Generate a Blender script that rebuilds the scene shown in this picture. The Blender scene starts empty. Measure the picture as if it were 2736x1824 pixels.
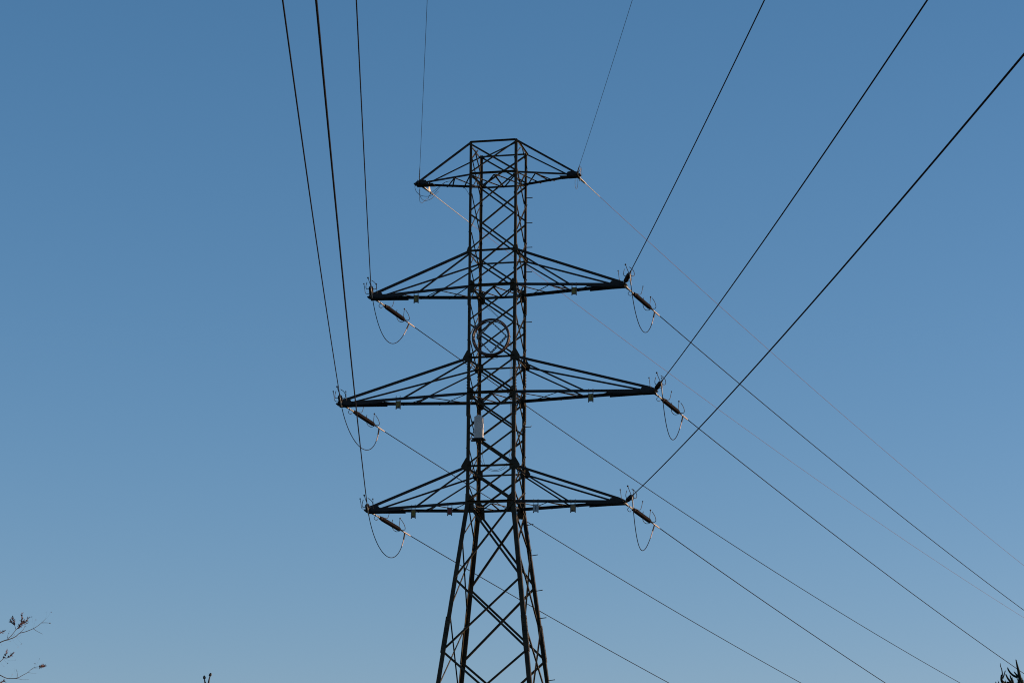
import bpy, math, random
from mathutils import Vector as V, Matrix
random.seed(7)
S = bpy.context.scene
COL = S.collection
R = math.radians

# ------------------------------------------------------------------ camera
CAM = V((0.0, -79.8527, 1.6))
FPX, PIT, ROL, PAN = 7777.635, 0.24430, 0.0072, 0.0053        # focal in pixels of a 2736 wide frame
_r = V((math.cos(PAN), -math.sin(PAN), 0)); _f0 = V((math.sin(PAN), math.cos(PAN), 0)); _z = V((0, 0, 1))
FWD = _f0 * math.cos(PIT) + _z * math.sin(PIT)
_u = _z * math.cos(PIT) - _f0 * math.sin(PIT)
RGT = _r * math.cos(ROL) + _u * math.sin(ROL)
UPV = _u * math.cos(ROL) - _r * math.sin(ROL)
cam = bpy.data.cameras.new('camera')
cam.sensor_width = 36.0
cam.lens = FPX / 2736 * 36
cam.clip_start = 0.5
cam.clip_end = 6000
camo = bpy.data.objects.new('camera', cam)
COL.objects.link(camo)
m = Matrix((RGT, UPV, -FWD)).transposed().to_4x4()
m.translation = CAM
camo.matrix_world = m
S.camera = camo

# ------------------------------------------------------------------ sky, sun, exposure
SUN_EL, SUN_AZ = R(7.0), R(84.0)             # azimuth clockwise from +Y
w = bpy.data.worlds.new('World')
S.world = w
w.use_nodes = True
nt = w.node_tree
bg = nt.nodes['Background']
sk = nt.nodes.new('ShaderNodeTexSky')
sk.sky_type = 'NISHITA'
sk.sun_disc = False
sk.sun_elevation = SUN_EL
sk.sun_rotation = SUN_AZ
sk.air_density = 1.0
sk.dust_density = 0.0
sk.ozone_density = 3.5
# slight grade of the whole sky's red channel (contrast of the camera's rendering)
sep = nt.nodes.new('ShaderNodeSeparateColor'); com = nt.nodes.new('ShaderNodeCombineColor')
def mnode(op, a, b):
    n = nt.nodes.new('ShaderNodeMath'); n.operation = op
    for i, x in enumerate((a, b)):
        if isinstance(x, float): n.inputs[i].default_value = x
        else: nt.links.new(x, n.inputs[i])
    return n.outputs[0]
nt.links.new(sk.outputs[0], sep.inputs[0])
rr_ = mnode('MINIMUM', mnode('DIVIDE', sep.outputs[0], 0.69), 1.8)
nt.links.new(mnode('MULTIPLY', sep.outputs[0], mnode('MULTIPLY', mnode('POWER', rr_, 0.35), 1.05)), com.inputs[0])
nt.links.new(sep.outputs[1], com.inputs[1])
nt.links.new(mnode('MULTIPLY', sep.outputs[2], 1.03), com.inputs[2])
nt.links.new(com.outputs[0], bg.inputs[0])
bg.inputs[1].default_value = 0.1
sl = bpy.data.lights.new('sun', 'SUN')
sl.energy = 4.0
sl.angle = R(0.5)
sl.color = (1.0, 0.66, 0.40)
so = bpy.data.objects.new('sun', sl)
COL.objects.link(so)
sd = V((math.sin(SUN_AZ) * math.cos(SUN_EL), math.cos(SUN_AZ) * math.cos(SUN_EL), math.sin(SUN_EL)))
so.location = (60, 10, 40)
so.rotation_euler = sd.to_track_quat('Z', 'Y').to_euler()
S.view_settings.view_transform = 'Standard'
S.view_settings.look = 'None'
S.view_settings.exposure = 0.87
S.view_settings.gamma = 1.0
S.cycles.use_denoising = False
S.cycles.max_bounces = 6
S.cycles.pixel_filter_type = 'BLACKMAN_HARRIS'
S.cycles.filter_width = 1.05


def at(u, v, dist):
    """point seen at photo pixel (u, v), dist metres in front of the camera along +Y"""
    d = FWD * FPX + RGT * (u - 1368) + UPV * (912 - v)
    return CAM + d * (dist / d.y)


# ------------------------------------------------------------------ materials
def mat(name, c1, c2=None, rough=0.6, metal=0.0, scale=6.0, spec=0.5, bump=0.0, detail=5.0):
    M = bpy.data.materials.new(name)
    M.use_nodes = True
    n = M.node_tree
    b = n.nodes['Principled BSDF']
    b.inputs['Roughness'].default_value = rough
    b.inputs['Metallic'].default_value = metal
    b.inputs['Specular IOR Level'].default_value = spec
    c2 = c2 or tuple(x * 0.7 for x in c1)
    tc = n.nodes.new('ShaderNodeTexCoord')
    no = n.nodes.new('ShaderNodeTexNoise')
    no.inputs['Scale'].default_value = scale
    no.inputs['Detail'].default_value = detail
    ra = n.nodes.new('ShaderNodeValToRGB')
    ra.color_ramp.elements[0].position = 0.35
    ra.color_ramp.elements[1].position = 0.65
    ra.color_ramp.elements[0].color = (*c2, 1)
    ra.color_ramp.elements[1].color = (*c1, 1)
    n.links.new(tc.outputs['Object'], no.inputs['Vector'])
    n.links.new(no.outputs['Fac'], ra.inputs['Fac'])
    n.links.new(ra.outputs['Color'], b.inputs['Base Color'])
    mr = n.nodes.new('ShaderNodeMapRange')
    mr.inputs['To Min'].default_value = max(0.05, rough - 0.12)
    mr.inputs['To Max'].default_value = min(1.0, rough + 0.12)
    n.links.new(no.outputs['Fac'], mr.inputs['Value'])
    n.links.new(mr.outputs['Result'], b.inputs['Roughness'])
    if bump:
        bu = n.nodes.new('ShaderNodeBump')
        bu.inputs['Strength'].default_value = bump
        n.links.new(no.outputs['Fac'], bu.inputs['Height'])
        n.links.new(bu.outputs['Normal'], b.inputs['Normal'])
    return M


M_STEEL = mat('painted_steel', (0.048, 0.041, 0.027), (0.020, 0.018, 0.013), 0.55, 0, 3.0, 0.12)
M_ARM = mat('painted_steel_arm', (0.019, 0.020, 0.021), (0.011, 0.012, 0.014), 0.6, 0, 3.5, 0.2)
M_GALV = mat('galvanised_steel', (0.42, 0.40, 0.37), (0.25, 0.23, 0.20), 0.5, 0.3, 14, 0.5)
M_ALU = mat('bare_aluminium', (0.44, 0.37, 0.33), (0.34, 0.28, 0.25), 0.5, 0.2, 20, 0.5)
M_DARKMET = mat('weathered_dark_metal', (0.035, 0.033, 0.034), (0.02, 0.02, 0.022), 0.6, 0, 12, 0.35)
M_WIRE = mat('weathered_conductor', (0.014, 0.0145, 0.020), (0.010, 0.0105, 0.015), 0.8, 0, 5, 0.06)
M_SHIELD = mat('sun_tinted_shield_wire', (0.13, 0.07, 0.075), (0.10, 0.055, 0.06), 0.6, 0.1, 5, 0.4)  # pinkish tint of sunlit metal is put into the base colour
M_PORC = mat('brown_porcelain', (0.013, 0.009, 0.011), (0.009, 0.007, 0.009), 0.6, 0, 10, 0.08)
M_CABLE = mat('black_cable_jacket', (0.030, 0.026, 0.026), (0.022, 0.02, 0.02), 0.5, 0, 8, 0.4)
M_COIL = mat('sun_tinted_coil_jacket', (0.085, 0.058, 0.055), (0.05, 0.038, 0.036), 0.5, 0, 8, 0.4)  # lightened and reddened to imitate low sun on the coil
M_STRAP = mat('galvanised_strap', (0.09, 0.09, 0.085), (0.06, 0.06, 0.056), 0.5, 0.2, 16, 0.4)
M_CAB = mat('light_grey_cabinet', (0.52, 0.50, 0.48), (0.44, 0.43, 0.41), 0.5, 0, 5, 0.4)
M_YEL = mat('yellow_enamel', (0.19, 0.15, 0.022), (0.14, 0.115, 0.02), 0.5, 0, 12, 0.4)
M_BRN = mat('orange_brown_enamel', (0.22, 0.15, 0.07), (0.17, 0.115, 0.055), 0.5, 0, 12, 0.4)
M_RED = mat('red_enamel', (0.16, 0.02, 0.018), (0.11, 0.014, 0.014), 0.5, 0, 12, 0.4)
M_WHT = mat('pale_blue_white_enamel', (0.27, 0.34, 0.38), (0.23, 0.29, 0.33), 0.5, 0, 12, 0.4)
M_FRM = mat('grey_sign_frame', (0.075, 0.075, 0.068), (0.05, 0.05, 0.048), 0.5, 0.2, 12, 0.4)
M_BLK = mat('black_marking', (0.02, 0.02, 0.02), (0.014, 0.014, 0.014), 0.6, 0, 12, 0.3)
M_CONC = mat('concrete', (0.32, 0.31, 0.29), (0.22, 0.21, 0.2), 0.9, 0, 3, 0.2, 0.2)
M_BARK = mat('grey_brown_bark', (0.11, 0.085, 0.065), (0.06, 0.048, 0.04), 0.9, 0, 30, 0.2, 0.4)
M_TWIG = mat('twig_bark', (0.085, 0.075, 0.075), (0.05, 0.045, 0.048), 0.8, 0, 40, 0.2)
M_LEAF = mat('autumn_leaf', (0.13, 0.05, 0.05), (0.045, 0.028, 0.03), 0.6, 0, 9, 0.3)
M_NEED = mat('shaded_conifer_needle', (0.014, 0.02, 0.014), (0.008, 0.012, 0.010), 0.75, 0, 25, 0.08)  # base colour darkened to stand in for shade on the needles
M_BUD = mat('dark_bud', (0.04, 0.04, 0.034), (0.022, 0.022, 0.02), 0.6, 0, 40, 0.3)
M_GRASS = mat('meadow_ground', (0.075, 0.085, 0.03), (0.05, 0.045, 0.025), 0.95, 0, 0.6, 0.1, 0.3, 12)


# ------------------------------------------------------------------ mesh helper
class MB:
    def __init__(s):
        s.v = []; s.f = []; s.sm = []

    def add(s, vs, fs, smooth=False):
        o = len(s.v)
        s.v += [tuple(x) for x in vs]
        s.f += [tuple(i + o for i in f) for f in fs]
        s.sm += [smooth] * len(fs)
        return s

    def prism(s, loop, ext):
        n = len(loop)
        vs = [V(p) for p in loop] + [V(p) + V(ext) for p in loop]
        fs = [tuple(range(n - 1, -1, -1)), tuple(range(n, 2 * n))]
        fs += [(i, (i + 1) % n, n + (i + 1) % n, n + i) for i in range(n)]
        return s.add(vs, fs)

    def angle(s, p0, p1, a, b, sz, t, sz2=None):
        """steel angle bar: heel on p0-p1, flange along a (width sz) and along b (width sz2)"""
        p0, p1 = V(p0), V(p1)
        ax = (p1 - p0).normalized()
        a = V(a); a = (a - ax * a.dot(ax)).normalized()
        b = V(b); b = (b - ax * b.dot(ax)); b = (b - a * b.dot(a)).normalized()
        sz2 = sz2 or sz
        pr = [(0, 0), (sz, 0), (sz, t), (t, t), (t, sz2), (0, sz2)]
        loop = [p0 + a * x + b * y for x, y in pr]
        return s.prism(loop, p1 - p0)

    def flat(s, p0, p1, a, sz, t):
        p0, p1 = V(p0), V(p1)
        ax = (p1 - p0).normalized()
        a = V(a); a = (a - ax * a.dot(ax)).normalized()
        b = ax.cross(a)
        loop = [p0 + a * x + b * y for x, y in ((-sz / 2, -t / 2), (sz / 2, -t / 2), (sz / 2, t / 2), (-sz / 2, t / 2))]
        return s.prism(loop, p1 - p0)

    def box(s, c, d, ax=None):
        c = V(c); dx, dy, dz = (x / 2 for x in d)
        A = ax or (V((1, 0, 0)), V((0, 1, 0)), V((0, 0, 1)))
        loop = [c - A[0] * dx - A[1] * dy - A[2] * dz, c + A[0] * dx - A[1] * dy - A[2] * dz,
                c + A[0] * dx + A[1] * dy - A[2] * dz, c - A[0] * dx + A[1] * dy - A[2] * dz]
        return s.prism(loop, A[2] * dz * 2)

    def plate(s, pts, n, t):
        n = V(n).normalized()
        return s.prism([V(p) - n * (t / 2) for p in pts], n * t)

    def tube(s, pts, r, n=8, cap=True):
        pts = [V(p) for p in pts]
        N = len(pts)
        rs = r if isinstance(r, (list, tuple)) else [r] * N
        t0 = (pts[1] - pts[0]).normalized()
        x = t0.orthogonal().normalized()
        vs = []; fs = []
        for i, p in enumerate(pts):
            t = (pts[min(i + 1, N - 1)] - pts[max(i - 1, 0)]).normalized()
            x = (x - t * x.dot(t)).normalized()
            y = t.cross(x)
            for k in range(n):
                a = 2 * math.pi * k / n
                vs.append(p + (x * math.cos(a) + y * math.sin(a)) * rs[i])
        for i in range(N - 1):
            for k in range(n):
                fs.append((i * n + k, i * n + (k + 1) % n, (i + 1) * n + (k + 1) % n, (i + 1) * n + k))
        if cap:
            fs += [tuple(range(n - 1, -1, -1)), tuple(range((N - 1) * n, N * n))]
        return s.add(vs, fs, True)

    def ball(s, c, r, n=10, st=(1, 1, 1)):
        c = V(c); vs = [c + V((0, 0, -r * st[2]))]; fs = []
        h = n // 2
        for i in range(1, h):
            th = math.pi * i / h
            for k in range(n):
                a = 2 * math.pi * k / n
                vs.append(c + V((r * st[0] * math.sin(th) * math.cos(a), r * st[1] * math.sin(th) * math.sin(a), -r * st[2] * math.cos(th))))
        vs.append(c + V((0, 0, r * st[2])))
        for k in range(n):
            fs.append((0, 1 + (k + 1) % n, 1 + k))
            for i in range(h - 2):
                fs.append((1 + i * n + k, 1 + i * n + (k + 1) % n, 1 + (i + 1) * n + (k + 1) % n, 1 + (i + 1) * n + k))
            fs.append((1 + (h - 2) * n + k, 1 + (h - 2) * n + (k + 1) % n, len(vs) - 1))
        return s.add(vs, fs, True)

    def build(s, name, M, parent=None, label=None):
        me = bpy.data.meshes.new(name)
        me.from_pydata(s.v, [], s.f)
        me.polygons.foreach_set('use_smooth', s.sm)
        me.materials.append(M)
        me.update()
        o = bpy.data.objects.new(name, me)
        COL.objects.link(o)
        if parent: o.parent = parent
        if label: o['label'] = label
        return o


def tag(o, label, cat, group=None):
    o['label'] = label; o['category'] = cat
    if group: o['group'] = group
    return o


def thing(name, label, cat, group=None, mtx=None):
    o = bpy.data.objects.new(name, None)
    o.empty_display_size = 0.3
    COL.objects.link(o)
    if mtx is not None: o.matrix_world = mtx
    return tag(o, label, cat, group)


def kids(o): return [c for c in bpy.data.objects if c.parent == o]


def copy_tree(o, parent=None):
    c = o.copy()
    COL.objects.link(c)
    if parent: c.parent = parent
    for ch in kids(o):
        copy_tree(ch, c)
    return c


def smooth(pts, n=6):
    """Catmull-Rom through pts"""
    P = [V(p) for p in pts]
    P = [P[0] * 2 - P[1]] + P + [P[-1] * 2 - P[-2]]
    out = []
    for i in range(1, len(P) - 2):
        for k in range(n):
            t = k / n
            a, b, c, d = P[i - 1], P[i], P[i + 1], P[i + 2]
            out.append(0.5 * ((2 * b) + (c - a) * t + (2 * a - 5 * b + 4 * c - d) * t * t + (3 * b - a - 3 * c + d) * t ** 3))
    out.append(P[-2])
    return out


# ------------------------------------------------------------------ ground
g = MB()
rad = [0, 15, 40, 90, 180, 400, 900, 2200]
vs = [(0, -40, 0)]; fs = []
for i, r in enumerate(rad[1:]):
    for k in range(48):
        a = 2 * math.pi * k / 48
        vs.append((r * math.cos(a), -40 + r * math.sin(a), 0))
for k in range(48):
    fs.append((0, 1 + k, 1 + (k + 1) % 48))
    for i in range(len(rad) - 2):
        fs.append((1 + i * 48 + k, 1 + (i + 1) * 48 + k, 1 + (i + 1) * 48 + (k + 1) % 48, 1 + i * 48 + (k + 1) % 48))
g.add(vs, fs)
go = g.build('ground', M_GRASS)
go['kind'] = 'structure'

# ------------------------------------------------------------------ pylon
YAW = 0.2222
EX = V((math.cos(YAW), -math.sin(YAW), 0)); EY = V((math.sin(YAW), math.cos(YAW), 0)); EZ = V((0, 0, 1))
ZC = 1.6
HT, H1, H2U, H2, H3U, H3, H4U, H4 = [z + ZC for z in (25.625, 24.679, 22.401, 21.373, 19.293, 18.276, 16.196, 15.172)]
ARM = {1: 2.39, 2: 3.712, 3: 4.573, 4: 3.688}
LEV = {1: H1, 2: H2, 3: H3, 4: H4}
TOPL = {1: HT, 2: H2U, 3: H3U, 4: H4U}
SPL = 0.122                        # splay of the lower legs
HW = 0.65


def hw(z): return HW if z >= H4 else HW + SPL * (H4 - z)


def leg(sx, sy, z): return V((sx * hw(z), sy * hw(z), z))


PYM = Matrix.Rotation(-YAW, 4, 'Z')
pyl = thing('lattice_pylon', 'tall dark green steel lattice pylon with four levels of crossarms against the sky', 'pylon', None, PYM)


def loc(u, v, ylocal):
    """pylon-local point seen at photo pixel (u, v) on the plane local y = ylocal"""
    d = FWD * FPX + RGT * (u - 1368) + UPV * (912 - v)
    k = (ylocal - CAM.dot(EY)) / d.dot(EY)
    P = CAM + d * k
    return V((P.dot(EX), P.dot(EY), P.z))


# legs: outward corners, heavier below the lowest crossarm
def bolts(b, p, n, r=0.012, h=0.009):
    p, n = V(p), V(n).normalized()
    b.tube([p, p + n * h], r, 6)


SPN = []
for sx in (-1, 1):
    for sy in (-1, 1):
        b = MB()
        secs = ((HT + 0.03, H2 - 0.3, 0.074), (H2 - 0.3, H3 - 0.3, 0.086), (H3 - 0.3, H4, 0.099))
        for za, zb, s in secs:
            b.angle(leg(sx, sy, za) + V((sx, sy, 0)) * 0.043, leg(sx, sy, zb) + V((sx, sy, 0)) * 0.043, (-sx, 0, 0), (0, -sy, 0), s, 0.011)
        s = 0.122
        b.angle(leg(sx, sy, H4 + 0.25) + V((sx, sy, 0)) * 0.053, leg(sx, sy, H4 - 0.01) + V((sx, sy, 0)) * 0.057, (-sx, 0, 0), (0, -sy, 0), s, 0.013)
        b.angle(leg(sx, sy, H4 - 0.01) + V((sx, sy, 0)) * 0.053, leg(sx, sy, 0.1) + V((sx, sy, 0)) * 0.057, (-sx, 0, 0), (0, -sy, 0), s, 0.013)
        # bolted splices
        for zs, ln in ((H3U - 0.55, 0.7), (H2 - 0.3, 0.45), (H3 - 0.35, 0.5), (11.45 + ZC, 0.9)):
            off = 0.060 if zs > H4 else 0.075
            for k in range(8):
                z = zs + (k - 3.5) * ln / 8
                q = leg(sx, sy, z)
                for e in (0.018, -0.016):
                    bolts(b, q + V((sx * e, sy * (off - 0.006), 0)), (0, sy, 0))
                    bolts(b, q + V((sx * (off - 0.006), sy * e, 0)), (sx, 0, 0))
        lo = b.build('leg', M_STEEL, pyl)
        for za, zb, wd, of in ((11.95 + ZC, 10.95 + ZC, 0.142, 0.0705), (H3 - 0.05, H3 - 0.65, 0.10, 0.0555), (H2 - 0.05, H2 - 0.55, 0.09, 0.0555)):
            b = MB()
            b.angle(leg(sx, sy, za) + V((sx, sy, 0)) * of, leg(sx, sy, zb) + V((sx, sy, 0)) * of, (-sx, 0, 0), (0, -sy, 0), wd, 0.012)
            b.build('splice_angle', M_STEEL, lo)
        f = MB()
        q = leg(sx, sy, 0)
        f.prism([q + V((-0.45, -0.45, -0.3)), q + V((0.45, -0.45, -0.3)), q + V((0.45, 0.45, -0.3)), q + V((-0.45, 0.45, -0.3))], (0, 0, 0.62))
        f.build('footing', M_CONC, lo)
        if (sx, sy) == (1, 1):
            # climbing steps
            for k, z in enumerate((24.28, 23.53, 22.8, 22.07, 20.59, 17.54, 14.74, 13.89, 12.91, 12.15, 10.44)):
                z += ZC
                q = leg(1, 1, z) + V((0.038 if z > H4 else 0.05, -0.01, 0))
                st = MB()
                up = 0.03 if k == 5 else 0.0
                tilt = 0.0 if z > H4 else 0.02
                pts = [q, q + V((0.165, 0, tilt)), q + V((0.18, 0, tilt + 0.006 + up))]
                st.tube(pts, 0.0115, 6)
                if not up: bolts(st, pts[1], (1, 0, 0.1), 0.014, 0.014)
                st.build('step_bolt', M_DARKMET, lo)

# braces of the four faces ------------------------------------------------
PAN_Z = [HT, H1, (H1 + H2U) / 2, H2U, H2, (H2 + H3U) / 2, H3U, H3, (H3 + H4U) / 2, H4U, H4]
LOW_Z = [H4, 13.03 + ZC, 11.0 + ZC]
DEEP_Z = [11.0 + ZC, 8.7 + ZC, 5.9 + ZC, 2.6 + ZC, 0.35]
brace_n = 0


def brace(p0, p1, nrm, sz, inside, ext=0.035, name='brace'):
    """diagonal angle bar; nrm = outward face normal; one flange lies in the face"""
    p0, p1, nrm = V(p0), V(p1), V(nrm)
    ax = (p1 - p0).normalized()
    side = nrm.cross(ax).normalized()
    if side.z < 0: side = -side
    off = nrm * (-0.020 if inside else 0.034)
    b = MB()
    q0, q1 = p0 - ax * ext + off - side * sz / 2, p1 + ax * ext + off - side * sz / 2
    b.angle(q0, q1, side, -nrm if inside else nrm, sz, 0.0055, sz * 0.8)
    for e, q in ((1, p0), (-1, p1)):
        for d in (0.0, 0.05):
            bolts(b, q + ax * e * d + off + nrm * 0.002, nrm, 0.011, 0.01)
    b.build(name, M_STEEL, pyl)


def face_x(z0, z1, axis, sgn, sz, g0=0.05, g1=0.06):
    """an X of two bars on one face between levels z0 (upper) and z1"""
    for s in (-1, 1):
        if axis == 'y':
            a, c = leg(s, sgn, z0 - g0), leg(-s, sgn, z1 + g1); n = (0, sgn, 0)
        else:
            a, c = leg(sgn, s, z0 - g0), leg(sgn, -s, z1 + g1); n = (sgn, 0, 0)
        brace(a, c, n, sz, inside=(s < 0))


for i in range(len(PAN_Z) - 1):
    sz = 0.046 if i < 6 else 0.053
    for sg in (-1, 1): face_x(PAN_Z[i], PAN_Z[i + 1], 'y', sg, sz)
for i in range(len(LOW_Z) - 1):
    for sg in (-1, 1): face_x(LOW_Z[i], LOW_Z[i + 1], 'y', sg, 0.062, 0.03 if i else 0.02, 0.03)
SID = [(PAN_Z[i] + PAN_Z[i + 1]) / 2 for i in range(len(PAN_Z) - 1)]
for i in range(len(SID) - 1):
    for sg in (-1, 1): face_x(SID[i], SID[i + 1], 'x', sg, 0.036, 0.03, 0.03)
SLO = [14.09 + ZC, 11.98 + ZC]
for sg in (-1, 1):
    face_x(SID[-1], H4, 'x', sg, 0.040, 0.03, -0.05)
    face_x(H4 - 0.04, SLO[0], 'x', sg, 0.048, 0.03, 0.03)
    face_x(SLO[0], SLO[1], 'x', sg, 0.048, 0.03, 0.03)
    for s in (-1, 1):   # short pieces under the top beam
        brace(V((sg * HW, 0, HT - 0.03)), leg(sg, s, SID[0] + 0.03), (sg, 0, 0), 0.034, s < 0, 0.02)
# third splayed panel, cut by the lower edge of the picture, and everything under it
for sg in (-1, 1):
    face_x(DEEP_Z[0], DEEP_Z[1], 'y', sg, 0.062, 0.03, 0.03)
    face_x(SLO[1], 9.8 + ZC, 'x', sg, 0.048, 0.03, 0.03)
b = MB()
for i in range(1, len(DEEP_Z) - 1):
    for sg in (-1, 1):
        for s in (-1, 1):
            for axis in 'xy':
                z0, z1 = DEEP_Z[i] - 0.03, DEEP_Z[i + 1] + 0.03
                if axis == 'y': a, c, n = leg(s, sg, z0), leg(-s, sg, z1), V((0, sg, 0))
                else: a, c, n = leg(sg, s, z0), leg(sg, -s, z1), V((sg, 0, 0))
                b.angle(a + n * (0.034 if s > 0 else -0.02), c + n * (0.034 if s > 0 else -0.02), n.cross(c - a), -n if s < 0 else n, 0.06, 0.006)
b.build('lower_bracing', M_STEEL, pyl)['kind'] = 'stuff'


# horizontals and plan bracing --------------------------------------------
def bar(name, p0, p1, a, bb, sz, t=0.006, sz2=None, M=M_STEEL, parent=pyl):
    b = MB()
    b.angle(p0, p1, a, bb, sz, t, sz2)
    return b.build(name, M, parent)


for z in (HT, H2U, H3U, H4U):
    for sg in (-1, 1):
        yy = sg * (HW + 0.046)
        bar('horizontal_beam', (-HW, yy, z + 0.02), (HW, yy, z + 0.02), (0, 0, -1), (0, sg, 0), 0.050)
        xx = sg * (HW + 0.046)
        bar('horizontal_beam', (xx, -HW, z - 0.02), (xx, HW, z - 0.02), (0, 0, -1), (sg, 0, 0), 0.045)
bar('plan_brace', (HW, -HW, HT - 0.05), (-HW, HW, HT - 0.05), (1, 1, 0), (0, 0, -1), 0.045)
for l in (1, 2, 3, 4):
    z = LEV[l]
    bs = 0.055 if l == 1 else 0.075
    for sg in (-1, 1):
        yy = sg * (HW + 0.048)
        bar('horizontal_beam', (-HW, yy, z + bs / 2), (HW, yy, z + bs / 2), (0, 0, -1), (0, sg, 0), bs, 0.008)
        xx = sg * (HW - 0.04)
        bar('horizontal_beam', (xx, -HW, z - 0.03), (xx, HW, z - 0.03), (0, 0, -1), (-sg, 0, 0), 0.050)
    for q0, q1 in (((0, -HW), (-HW, HW)), ((0, -HW), (0, HW)), ((0, HW), (HW, -HW)), ((0, HW), (-HW, -HW)), ((0.04, -HW), (HW, HW))):
        bar('plan_brace', (q0[0], q0[1], z - 0.035), (q1[0], q1[1], z - 0.035), (1, 0.3, 0), (0, 0, -1), 0.045, 0.006, 0.018)

# gusset plates -------------------------------------------------------------
for l in (2, 3, 4):
    for sx in (-1, 1):
        for sy in (-1, 1):
            k = {2: 0.55, 3: 1.0, 4: 1.1}[l]
            zu, zl = TOPL[l], LEV[l]
            q = leg(sx, sy, zu); y = sy * (HW + 0.058)
            P = lambda x, z: V((sx * (HW + x), y, z))
            up = [(-0.10 * k, 0.10 * k), (0.045, 0.22 * k), (0.06, 0.20 * k), (0.17 * k, 0.0), (0.14 * k, -0.09 * k), (-0.10 * k, -0.13 * k)]
            b = MB(); b.plate([P(x, zu + z) for x, z in up], (0, 1, 0), 0.009); b.build('gusset_plate', M_STEEL, pyl)
            y2 = sy * (HW + 0.026)
            Q = lambda x, z: V((sx * (HW + x), y2, z))
            kk = {2: 0.75, 3: 0.72, 4: 1.0}[l]
            lo_ = [(0.045, 0.22 * kk), (-0.06, 0.24 * kk), (-0.17 * kk, 0.14 * kk), (-0.19 * kk, -0.22 * kk), (-0.07, -0.27 * kk), (0.045, -0.26 * kk)]
            b = MB(); b.plate([Q(x, zl + z) for x, z in lo_], (0, 1, 0), 0.009); b.build('gusset_plate', M_STEEL, pyl)
            # side plates
            x3 = sx * (HW + 0.024)
            sp = [(0.04, 0.10), (-0.20 * kk, 0.02), (-0.20 * kk, -0.05), (-0.05, -0.22 * kk), (0.04, -0.2 * kk)]
            b = MB(); b.plate([V((x3, sy * (HW + u_), zl + v_)) for u_, v_ in sp], (1, 0, 0), 0.008); b.build('gusset_plate', M_STEEL, pyl)

# crossarms -----------------------------------------------------------------
for l in (1, 2, 3, 4):
    z, zu, A = LEV[l], TOPL[l], ARM[l]
    cs = 0.055 if l == 1 else 0.078
    us = 0.050 if l == 1 else 0.064
    for sx in (-1, 1):
        A = ARM[l] - (0.0 if sx < 0 else 0.07)
        tipf = {s: V((sx * A, s * 0.055, z)) for s in (-1, 1)}
        root = {s: V((sx * HW, s * (HW + 0.03), z)) for s in (-1, 1)}
        F = lambda s, f: root[s].lerp(tipf[s], f)
        lace = MB()

        def lc(s0, f0, s1, f1, sz=0.04, dz=-0.02):
            p, q = F(s0, f0) + V((0, 0, dz)), F(s1, f1) + V((0, 0, dz))
            lace.angle(p, q, (1, 0, 0), (0, 0, -1), sz, 0.005, 0.016)
        lc(1, 0.02, -1, 0.31); lc(-1, 0.03, 1, 0.29, dz=-0.028)
        lc(-1, 0.31, 1, 0.47); lc(1, 0.55, -1, 0.32, dz=-0.028)
        if l > 1: lc(1, 0.52, -1, 0.68); lc(-1, 0.66, 1, 0.82, dz=-0.03)
        arm = lace.build('cross_arm', M_ARM, pyl)
        for s in (-1, 1):
            b = MB()
            zt = cs * 0.55
            b.angle(root[s] + V((-sx * 0.1, 0, zt)), F(s, 0.985) + V((0, 0, zt)), (0, 0, -1), (0, -s, 0), cs, 0.008)
            if l > 1:   # stiffener under the outer end
                b.angle(F(s, 0.66) + V((0, s * 0.006, -0.012)), F(s, 0.95) + V((0, s * 0.006, -0.02)), (0, 0, -1), (0, -s, 0), 0.055, 0.007)
            b.build('lower_chord', M_ARM, arm)
            p0 = V((sx * HW, s * (HW + 0.05), zu)); p1 = V((sx * (A - 0.10), s * 0.085, z + 0.085))
            if s > 0: p1 = V((sx * (A - 0.30), s * 0.12, z + 0.055))
            ax = (p1 - p0).normalized()
            nn = V((0, s, 0)); sd_ = nn.cross(ax); sd_ = sd_ if sd_.z > 0 else -sd_
            b = MB()
            u2 = us if s < 0 else us * 0.8
            b.angle(p0 - sd_ * u2 / 2, p1 - sd_ * u2 / 2, sd_, -nn, u2, 0.007)
            b.build('upper_chord', M_ARM, arm)
            if l > 1:
                f = 0.505 if s < 0 else 0.47
                p0 = V((sx * HW, s * (HW + 0.038), zu - 0.06)); p1 = F(s, f) + V((0, 0, 0.01))
                ax = (p1 - p0).normalized()
                sd_ = nn.cross(ax); sd_ = sd_ if sd_.z > 0 else -sd_
                b = MB()
                b.angle(p0 - sd_ * 0.021, p1 - sd_ * 0.021, sd_, -nn, 0.042, 0.006)
                b.build('strut', M_ARM, arm)
        # end plates
        b = MB()
        k = 0.8 if l == 1 else 1.0
        for s in (-1, 1):
            yy = s * 0.098
            P = lambda dx, dz: V((sx * (A + dx), yy + s * (-dx) * 0.08, z + dz))
            b.plate([P(0.03, 0.055 * k), P(-0.12 * k, 0.125 * k), P(-0.34 * k, 0.10 * k), P(-0.40 * k, 0.0), P(-0.34 * k, -0.075 * k), P(0.03, -0.075 * k)], (0, 1, 0.0), 0.010)
        b.plate([V((sx * (A + 0.03), -0.095, z - 0.045)), V((sx * (A + 0.03), 0.095, z - 0.045)), V((sx * (A - 0.5), 0.17, z - 0.045)), V((sx * (A - 0.5), -0.17, z - 0.045))], (0, 0, 1), 0.010)
        b.tube([V((sx * (A + 0.005), -0.16, z - 0.01)), V((sx * (A + 0.005), 0.16, z - 0.01))], 0.028, 10)
        b.plate([V((sx * (A - 0.10), -0.13, z)), V((sx * (A + 0.09), -0.10, z)), V((sx * (A + 0.09), 0.10, z)), V((sx * (A - 0.10), 0.13, z))], (0, 0, 1), 0.03)
        b.build('end_plate', M_ARM, arm)

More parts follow.
